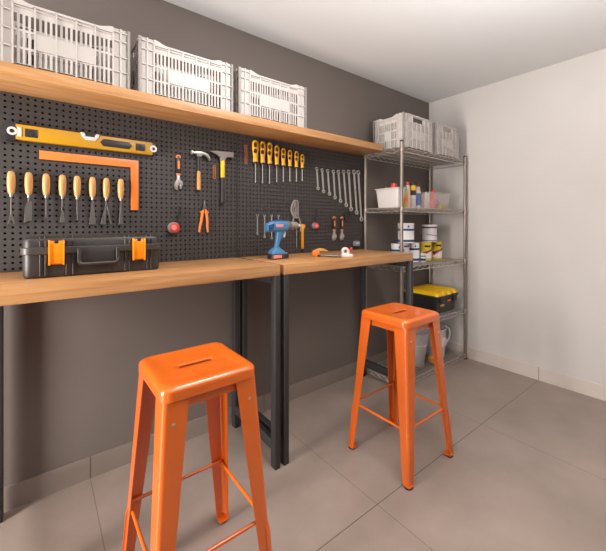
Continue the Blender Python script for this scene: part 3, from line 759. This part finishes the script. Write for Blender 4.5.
# ------------------------------------------------------------------ drill
def drill():
    t = thing('cordless_drill', (1.095, -0.248, 1.0), 'blue cordless drill standing on its battery at the bench joint', 'drill')
    X = lambda x: x-1.085
    pz = lambda pts: [(X(a), b-1.0) for a, b in pts]
    # motor housing: lofted rounded sections along x
    secs = [(1.000, 1.178, 0.014, 0.013), (1.004, 1.180, 0.022, 0.024), (1.030, 1.186, 0.027, 0.030), (1.080, 1.188, 0.029, 0.032), (1.120, 1.188, 0.029, 0.032), (1.140, 1.190, 0.027, 0.029)]
    loops = []
    for x, zc, hy, hz in secs:
        loops.append([(X(x), p[0], zc-1.0+p[1]) for p in rrect(hy, hz, min(hy, hz)*0.7, 0, 5)])
    MB().loft(loops).build('housing', M_blue, t)
    top = MB().prism(pz([(1.045, 1.212), (1.060, 1.224), (1.085, 1.228), (1.115, 1.224), (1.128, 1.214)]), -0.016, 0.016).build('top_switch', M_blueD, t, bevel=0.003)
    MB().box(X(1.050), X(1.100), -0.0305, -0.028, 0.184, 0.200).build('name_plate', M_pink, t, bevel=0.001)
    MB().prism(pz([(1.004, 1.196), (1.040, 1.206), (1.034, 1.172), (1.006, 1.166)]), -0.0295, -0.020).build('vent_panel', M_blueD, t, bevel=0.002)
    # handle
    hs = [(1.098, 1.165, .032, .020), (1.092, 1.140, .024, .018), (1.080, 1.105, .0145, .016), (1.072, 1.075, .013, .015), (1.070, 1.056, .020, .018)]
    MB().loft([[(X(x)+p[0], p[1], z-1.0) for p in rrect(a, b, min(a, b)*0.8, 0, 5)] for x, z, a, b in hs]).build('handle', M_blue, t)
    MB().loft([[(X(1.121)+p[0], p[1], z-1.0) for p in rrect(a, 0.010, 0.007, 0, 4)] for z, a in ((1.158, 0.010), (1.145, 0.012), (1.130, 0.009), (1.122, 0.005))]).build('trigger', M_white, t)
    # gear ring, clutch, chuck
    MB().lathe([(0.026, X(1.138)), (0.0285, X(1.142)), (0.0285, X(1.160)), (0.0265, X(1.164))], (0, 0, 0.191), axis='X').build('clutch_ring', mat('clutch grey', (96, 90, 86), 0.5), t)
    m = MB().lathe([(0.0235, X(1.163)), (0.0235, X(1.190)), (0.0225, X(1.205)), (0.0215, X(1.215)), (0.014, X(1.222))], (0, 0, 0.192), axis='X')
    m.build('chuck', M_grey, t)
    MB().lathe([(0.012, X(1.220)), (0.009, X(1.238)), (0.003, X(1.241))], (0, 0, 0.193), axis='X').build('chuck_jaw', M_greyL, t)
    # foot and battery
    MB().loft([[(X(1.075)+p[0]+dx, p[1], z-1.0) for p in rrect(a, b, 0.012, 0, 5)] for z, a, b, dx in ((1.064, .020, .018, -.004), (1.050, .038, .026, -.004), (1.036, .047, .031, -.002), (1.030, .048, .031, 0))]).build('foot', M_blue, t)
    bt = MB().loft([[(X(1.083)+p[0], p[1], z-1.0) for p in rrect(a, b, 0.014, 0, 5)] for z, a, b in ((1.0, .053, .028), (1.004, .059, .032), (1.024, .059, .032), (1.032, .055, .030))]).build('battery', M_black, t)
    MB().box(X(1.032), X(1.088), -0.0335, -0.030, 0.006, 0.025).build('battery_label', M_pink, bt, bevel=0.001)
    MB().lathe([(0.010, 0), (0.009, 0.010), (0.006, 0.013)], (X(1.124), -0.020, 0.022), axis='Z', n=14).build('battery_button', M_greyL, bt)
drill()

# ------------------------------------------------------------------ small things on the right bench
t = thing('pistol_saw', (1.372, -0.275, 1.0), 'orange pistol grip hand saw lying on the bench beside the white tape dispenser', 'saw')
MB().loft([[(x, -0.016+0.032*k, z) for x, z in ((-0.030, 0.0), (0.0, 0.0), (0.004, 0.016), (-0.004, 0.040), (-0.030, 0.040), (-0.038, 0.022))] for k in (0, 1)]).build('grip_head', M_orG, t, bevel=0.005)
MB().tube([(-0.022, 0.0, 0.034), (0.012, 0.006, 0.038), (0.058, 0.014, 0.034), (0.096, 0.020, 0.026)], [0.010, 0.013, 0.0115, 0.006], 12).build('grip', M_woodOr, t)
MB().loft([[(x, y, z) for x, y in ((-0.010, 0.006), (-0.006, -0.016), (0.045, -0.140), (0.080, -0.132), (0.120, -0.050))] for z in (0.009, 0.011)]).build('blade', M_steel, t)
MB().box(-0.016, 0.004, -0.020, 0.012, 0.0, 0.012).build('blade_clamp', M_black, t, bevel=0.001)
t = thing('tape_dispenser', (1.500, -0.395, 1.0), 'white and red tape dispenser standing near the bench front edge', 'tape dispenser', rz=math.radians(-35))
MB().ring((-0.006, 0.034), 0.024, 0.011, -0.016, 0.016, n=28).build('reel', M_white, t, bevel=0.001)
MB().loft([[(x, y, z) for x, z in ((-0.034, 0.0), (0.038, 0.0), (0.040, 0.014), (0.022, 0.020), (-0.030, 0.018))] for y in (-0.020, 0.020)]).build('base', M_white, t, bevel=0.003)
MB().prism([(0.020, 0.034), (0.030, 0.030), (0.040, 0.050), (0.032, 0.060), (0.022, 0.050)], -0.008, 0.008).build('cutter', M_red, t, bevel=0.003)
MB().ring((-0.006, 0.034), 0.0245, 0.020, -0.0175, 0.0175, n=28, gap=(PI*0.35, PI*1.9)).build('rim', M_pink, t)

# ------------------------------------------------------------------ things on the rack
def lathe_thing(name, loc, parts, label, cat, group=None, n=28):
    t = thing(name, loc, label, cat, group)
    for nm, prof, m in parts: MB().lathe(prof, n=n).build(nm, m, t)
    return t
Z2, Z3, Z4, Z5 = 1.3268, 0.8868, 0.4438, 0.0438
# white bin
def bin_shell(hx, hy, h, tp, th=0.003, lip=0.010):
    m = MB()
    lo = [rrect(hx-tp, hy-tp, 0.012, 0), rrect(hx, hy, 0.014, h-0.004), rrect(hx+lip, hy+lip, 0.018, h-0.004), rrect(hx+lip, hy+lip, 0.018, h),
          rrect(hx-th, hy-th, 0.012, h), rrect(hx-tp-th, hy-tp-th, 0.010, 0.004)]
    m.loft(lo, caps=True)
    return m
t = thing('storage_bin', (2.176, -0.205, Z2), 'white tapered plastic bin on the second rack shelf from the top', 'bin')
bin_shell(0.050, 0.108, 0.152, 0.014).build('body', M_white, t)
lathe_thing('spray_can', (2.180, -0.235, Z2+0.005), [('body', [(0.024, 0), (0.025, 0.004), (0.025, 0.160), (0.022, 0.172)], M_red), ('shoulder', [(0.025, 0.165), (0.022, 0.182), (0.016, 0.186)], M_red), ('cap', [(0.014, 0.185), (0.014, 0.200), (0.010, 0.206)], M_black)],
            'red can with black cap poking out of the white bin', 'can')
lathe_thing('spray_can', (2.190, -0.155, Z2+0.005), [('body', [(0.022, 0), (0.023, 0.004), (0.023, 0.150), (0.018, 0.160)], M_grey), ('cap', [(0.018, 0.158), (0.018, 0.180), (0.014, 0.184)], M_black)],
            'grey can with black cap inside the white bin beside the red can', 'can')
bot = 'bottles beside the white bin'
lathe_thing('squeeze_bottle', (2.312, -0.245, Z2), [('body', [(0.020, 0), (0.022, 0.004), (0.022, 0.120), (0.012, 0.145)], M_olive), ('band', [(0.0225, 0.050), (0.0225, 0.090)], M_orG), ('cap', [(0.012, 0.143), (0.012, 0.172), (0.007, 0.178)], mat('teal cap', (96, 160, 140), 0.4))],
            'olive and orange bottle with teal cap behind the rack post', 'bottle', bot)
lathe_thing('squeeze_bottle', (2.358, -0.235, Z2), [('body', [(0.019, 0), (0.021, 0.004), (0.021, 0.140), (0.016, 0.165)], M_pale), ('shoulder', [(0.0165, 0.160), (0.016, 0.190)], M_white), ('cap', [(0.017, 0.188), (0.017, 0.212), (0.012, 0.216)], M_red)],
            'pale bottle with white neck and red cap beside the rack post', 'bottle', bot)
lathe_thing('squeeze_bottle', (2.422, -0.240, Z2), [('body', [(0.024, 0), (0.026, 0.004), (0.026, 0.100), (0.022, 0.112)], M_greyL), ('label', [(0.0262, 0.085), (0.0265, 0.110)], M_white), ('shoulder', [(0.0255, 0.108), (0.0250, 0.150)], M_black), ('collar', [(0.026, 0.150), (0.026, 0.190)], M_yellow), ('cap', [(0.024, 0.189), (0.020, 0.212), (0.012, 0.218)], M_black)],
            'grey bottle with black and yellow top on the second rack shelf', 'bottle', bot)
lathe_thing('squeeze_bottle', (2.492, -0.240, Z2), [('body', [(0.020, 0), (0.022, 0.004), (0.022, 0.150), (0.020, 0.160)], M_white), ('label', [(0.0226, 0.030), (0.0226, 0.130)], mat('soft blue label', (96, 116, 160), 0.5)), ('shoulder', [(0.020, 0.158), (0.018, 0.186)], M_pale), ('cap', [(0.019, 0.185), (0.019, 0.208), (0.014, 0.216)], M_black)],
            'white bottle with blue label and black cap next to the clear bin', 'bottle', bot)
# clear bin with contents
t = thing('storage_bin', (2.690, -0.225, Z2), 'clear plastic bin holding a red spray bottle on the second rack shelf', 'bin')
bin_shell(0.170, 0.105, 0.140, 0.018, 0.004, 0.007).build('body', M_frost, t)
t = thing('spray_bottle', (2.655, -0.262, Z2+0.006), 'red spray bottle leaning inside the clear bin', 'spray bottle')
t.rotation_euler = (0, math.radians(11), 0)
MB().lathe([(0.036, 0), (0.040, 0.006), (0.038, 0.050), (0.018, 0.110), (0.014, 0.130)]).build('body', M_red, t)
MB().lathe([(0.015, 0.128), (0.016, 0.150), (0.010, 0.172)]).build('cap', M_red, t)
for x, a, lab in ((2.560, 5, 'pale pink folded strip at the left inside the clear bin'), (2.605, -7, 'pale pink folded strip beside the red spray bottle in the clear bin')):
    m = MB().loft([[(p[0], -0.004+0.008*k, p[1]) for p in rrect2(0.013, 0.066, 0.008, 0, 0.068)] for k in (0, 1)])
    m.box(-0.013, 0.013, -0.007, 0.007, 0, 0.020)
    o = m.build('folded_strip', M_pale, bevel=0.001); o.location = (x, -0.270, Z2+0.007); o.rotation_euler = (0, math.radians(a), 0)
    tag(o, lab, 'strip', 'pale strips in the clear bin')
o = MB().lathe([(0.004, 0), (0.026, 0.005), (0.044, 0.022), (0.050, 0.045), (0.044, 0.068), (0.026, 0.085), (0.004, 0.090)]).build('rubber_ball', M_brown); o.location = (2.748, -0.235, Z2+0.005)
tag(o, 'brown ball inside the clear bin', 'ball')
o = MB().lathe([(0.018, 0), (0.020, 0.004), (0.020, 0.014), (0.016, 0.018)]).build('bottle_cap', M_white); o.location = (2.735, -0.235, Z2+0.094)
tag(o, 'white round cap sitting on the brown ball in the clear bin', 'cap')
o = MB().loft([rrect(0.034, 0.018, 0.010, 0), rrect(0.038, 0.021, 0.012, 0.006), rrect(0.036, 0.020, 0.012, 0.022), rrect(0.026, 0.014, 0.010, 0.027)]).build('sponge', M_olive); o.location = (2.735, -0.306, Z2+0.005)
tag(o, 'yellow sponge at the front of the clear bin', 'sponge')

# paint cans
def patch(r, pts, n=8):
    """thin curved sheet on a cylinder of radius r; pts: (angle, z) polygon strip pairs low/high along angle"""
    m = MB(); lo = []; 
    loops = []
    for a, z0, z1 in pts:
        ca, sa = math.cos(a), math.sin(a)
        loops.append([(r*ca, r*sa, z0), (r*ca, r*sa, z1), ((r+.0008)*ca, (r+.0008)*sa, z1), ((r+.0008)*ca, (r+.0008)*sa, z0)])
    m.loft(loops); return m
VA = -2.20   # angle of the can side that faces into the room
def arcp(r, a0, a1, f0, f1, n=12):
    return patch(r, [(VA+a0+(a1-a0)*k/n, f0(k/n), f1(k/n)) for k in range(n+1)])
def can(loc, r, h, kind, label, group):
    t = thing('paint_can', loc, label, 'paint can', group)
    bm = {'w': M_canW, 'y': M_canY, 'l': M_canL}[kind]
    MB().lathe([(r*0.97, 0.0), (r, 0.003), (r, 0.006), (r*0.98, 0.008), (r*0.98, h-0.010), (r, h-0.008), (r, h-0.003), (r*0.97, h)]).build('body', bm, t)
    MB().lathe([(r*0.92, h-0.004), (r*0.92, h+0.001), (r*0.86, h+0.001)]).build('lid', M_steel if kind != 'l' else M_canL, t)
    R = r*0.98+0.0004
    if kind == 'w':
        MB().lathe([(R, 0.010), (R+.0004, 0.011), (R+.0004, 0.028), (R, 0.029)], caps=False).build('base_band', M_blueD, t)
        MB().lathe([(R, h*0.62), (R+.0004, h*0.625), (R+.0004, h*0.72), (R, h*0.725)], caps=False).build('blue_band', M_blueD, t)
        arcp(R+.0006, -0.12, 0.12, lambda f: h*0.79, lambda f: h*(0.79+0.10*math.sin(PI*(0.15+0.7*f)))).build('emblem', M_blueD, t)
    elif kind == 'y':
        arcp(R, -1.1, 1.1, lambda f: h*0.12, lambda f: h*(0.46+0.08*f)).build('white_field', M_canW, t)
        arcp(R+.0006, -1.1, 1.1, lambda f: h*(0.30+0.26*f), lambda f: h*(0.42+0.24*f)).build('dark_swoosh', M_black, t)
        arcp(R+.0012, -0.9, 0.4, lambda f: h*(0.22+0.28*f), lambda f: h*(0.34+0.24*f)).build('red_swoosh', M_red, t)
        arcp(R+.0006, -0.5, 0.5, lambda f: h*0.74, lambda f: h*0.84).build('emblem', M_black, t)
    else:
        MB().lathe([(R, h*0.80), (R+.0006, h*0.805), (R+.0006, h*0.88), (R, h*0.885)], caps=False).build('dark_band', mat('dark band', (70, 60, 62), 0.5), t)
        arcp(R+.0004, -0.8, 0.9, lambda f: h*(0.42-0.10*f), lambda f: h*(0.47-0.10*f)).build('stripe', M_grey, t)
        MB().lathe([(R, 0.006), (R+.0006, 0.008), (R+.0006, 0.016), (R, 0.017)], caps=False).build('base_band', M_grey, t)
    MB().tube([(r*1.0*math.cos(VA+1.57+PI*k/10), r*1.0*math.sin(VA+1.57+PI*k/10), h*0.78-0.035*math.sin(PI*k/10)) for k in range(11)], 0.0014, 6).build('bail', M_steel, t) if kind == 'none' else None
    return t
gw, gy = 'white and blue paint cans', 'yellow paint cans'
can((2.272, -0.200, Z3), 0.052, 0.158, 'w', 'white and blue paint can standing on the shelf just above the bench end', gw)
can((2.385, -0.180, Z3), 0.045, 0.158, 'l', 'narrow pale tub below the large white can, partly behind the rack post', 'lilac white tubs')
can((2.497, -0.195, Z3), 0.049, 0.158, 'w', 'white and blue paint can next to the yellow cans', gw)
can((2.535, -0.262, Z3), 0.021, 0.072, 'w', 'smallest white and blue can, standing in front of the yellow cans', gw)
can((2.668, -0.200, Z3), 0.050, 0.158, 'y', 'yellow paint can next to the white and blue can', gy)
can((2.842, -0.200, Z3), 0.048, 0.158, 'y', 'yellow paint can at the light wall end of the shelf', gy)
can((2.398, -0.190, Z3+0.1592), 0.066, 0.163, 'w', 'large white and blue paint can stacked on the lower cans', gw)
can((2.745, -0.190, Z3+0.1592), 0.064, 0.150, 'l', 'lilac white tub with dark band stacked on the yellow cans', 'lilac white tubs')

# yellow lidded box
t = thing('organizer_box', (2.765, -0.192, Z4), 'black storage box with ridged yellow lid on the fourth rack shelf', 'storage box')
hx, hy = 0.185, 0.163
MB().loft([rrect(hx-0.040, hy-0.030, 0.02, 0), rrect(hx-0.036, hy-0.026, 0.02, 0.006), rrect(hx-0.010, hy-0.008, 0.022, 0.120), rrect(hx-0.004, hy-0.004, 0.024, 0.124), rrect(hx-0.004, hy-0.004, 0.024, 0.136)]).build('body', M_black, t)
lid = MB()
lid.loft([rrect(hx, hy, 0.026, 0.134), rrect(hx+0.003, hy+0.003, 0.028, 0.140), rrect(hx+0.003, hy+0.003, 0.028, 0.150), rrect(hx-0.006, hy-0.006, 0.024, 0.156)])
lo_ = lid.build('lid', M_black, t)
for k in range(4):
    xc = -0.135+k*0.090
    prof = [(xc-0.036, 0.154), (xc-0.030, 0.176), (xc-0.014, 0.190), (xc+0.014, 0.190), (xc+0.030, 0.176), (xc+0.036, 0.154)]
    MB().loft([[(x, y, 0.154+(z-0.154)*s) for x, z in prof] for y, s in ((-hy-0.002, 0.05), (-hy+0.012, 0.75), (-hy+0.035, 1.0), (hy-0.035, 1.0), (hy-0.010, 0.75), (hy, 0.05))]).build('lid_ridge', M_yellow, lo_, ang=60)
for s in (-1, 1):
    MB().prism([(s*0.10-0.028, 0.095), (s*0.10+0.028, 0.095), (s*0.10+0.030, 0.150), (s*0.10-0.030, 0.150)], -hy-0.012, -hy+0.004).build('latch', M_black, t, bevel=0.004)
MB().box(-0.100, -0.050, -hy+0.006, -hy+0.0145, 0.064, 0.078).build('emblem', M_yellow, t)
MB().box(0.00, 0.045, -hy+0.0005, -hy+0.010, 0.098, 0.108).build('emblem', M_orG, t)

# buckets
def bucket(name, loc, rb, rt, h, m, label, bail=True):
    t = thing(name, loc, label, 'bucket')
    MB().lathe([(rb*0.96, 0), (rb, 0.003), (rb+(rt-rb)*0.60, h*0.60), (rb+(rt-rb)*0.60+0.003, h*0.61), (rb+(rt-rb)*0.63+0.003, h*0.64), (rb+(rt-rb)*0.64, h*0.65), (rt, h-0.008), (rt+0.005, h-0.006), (rt+0.005, h), (rt, h+0.001), (rt-0.003, h-0.002), (rb-0.003, 0.006)], n=36, caps=True).build('body', m, t)
    return t
b1 = bucket('metal_bucket', (2.462, -0.235, Z5), 0.070, 0.108, 0.275, M_tin, 'galvanised metal bucket on the bottom rack shelf, seen behind the stool')
MB().tube([(0.110*math.cos(-0.4+PI*k/14), 0.110*math.sin(-0.4+PI*k/14), 0.262-0.075*math.sin(PI*k/14)) for k in range(15)], 0.0025, 8).build('bail', M_steelD, b1)
b2 = thing('plastic_jug', (2.778, -0.225, Z5), 'white plastic jug with large loop handle on the bottom rack shelf', 'jug')
MB().lathe([(0.074, 0), (0.078, 0.004), (0.092, 0.225), (0.096, 0.236), (0.096, 0.242), (0.091, 0.242), (0.074, 0.008)], n=36).build('body', M_greyL, b2)
MB().tube([(0.084, -0.02, 0.228), (0.118, -0.034, 0.238), (0.152, -0.046, 0.212), (0.160, -0.048, 0.165), (0.146, -0.044, 0.115), (0.114, -0.034, 0.085), (0.080, -0.020, 0.080)], 0.0085, 10).build('handle', M_white, b2)
MB().prism([(-0.03, 0.10), (0.03, 0.10), (0.03, 0.17), (-0.03, 0.17)], -0.092, -0.072).build('label_plate', M_white, b2, bevel=0.002)
o = MB().loft([rrect(0.05, 0.03, 0.008, 0), rrect(0.054, 0.034, 0.010, 0.004), rrect(0.054, 0.034, 0.010, 0.036), rrect(0.048, 0.028, 0.008, 0.040)]).build('scrub_sponge', M_tan); o.location = (2.640, -0.305, Z5)
tag(o, 'orange brown sponge lying between the bucket and the jug', 'sponge')

# ------------------------------------------------------------------ lights
def area(name, loc, target, sx, sy, power, color):
    l = bpy.data.lights.new(name, 'AREA'); l.shape = 'RECTANGLE'; l.size = sx; l.size_y = sy
    l.energy = power; l.color = color
    o = bpy.data.objects.new(name, l); COL.objects.link(o); o.location = loc
    o.rotation_euler = (Vector(target)-Vector(loc)).to_track_quat('-Z', 'Y').to_euler()
    return o
area('assumed_left_key', (-1.80, -0.76, 0.98), (1.4, -0.80, 0.90), 0.55, 1.6, 98, (1.0, 0.97, 0.93))  # unseen key light assumed at the open left side; no window is built
area('added_ceiling_fill', (1.0, -2.1, 1.55), (1.0, -2.09, 2.4), 0.9, 0.9, 58, (0.97, 0.99, 1.0))  # unseen fill light added to brighten the ceiling from below
area('added_down_fill', (0.95, -1.10, 2.385), (0.95, -1.10, 0), 0.5, 0.5, 16, (1.0, 0.98, 0.96))  # unseen downlight added to brighten the stool seats and floor
w = bpy.data.worlds.new('World'); S.world = w; w.use_nodes = True
bg = w.node_tree.nodes['Background']; bg.inputs[0].default_value = (0.95, 0.98, 1.0, 1); bg.inputs[1].default_value = 0.08

# ------------------------------------------------------------------ camera
cam = bpy.data.cameras.new('camera'); co = bpy.data.objects.new('camera', cam); COL.objects.link(co)
cam.sensor_width = 36; cam.lens = 340/606*36; cam.shift_y = -51.2/606; cam.clip_start = 0.02
co.location = (0, -1.892, 1.2); co.rotation_euler = (PI/2, 0, math.radians(-37.8))
S.camera = co
S.view_settings.view_transform = 'Standard'; S.view_settings.look = 'None'
S.view_settings.exposure = 0.30; S.view_settings.gamma = 1.0; S.view_settings.use_curve_mapping = False
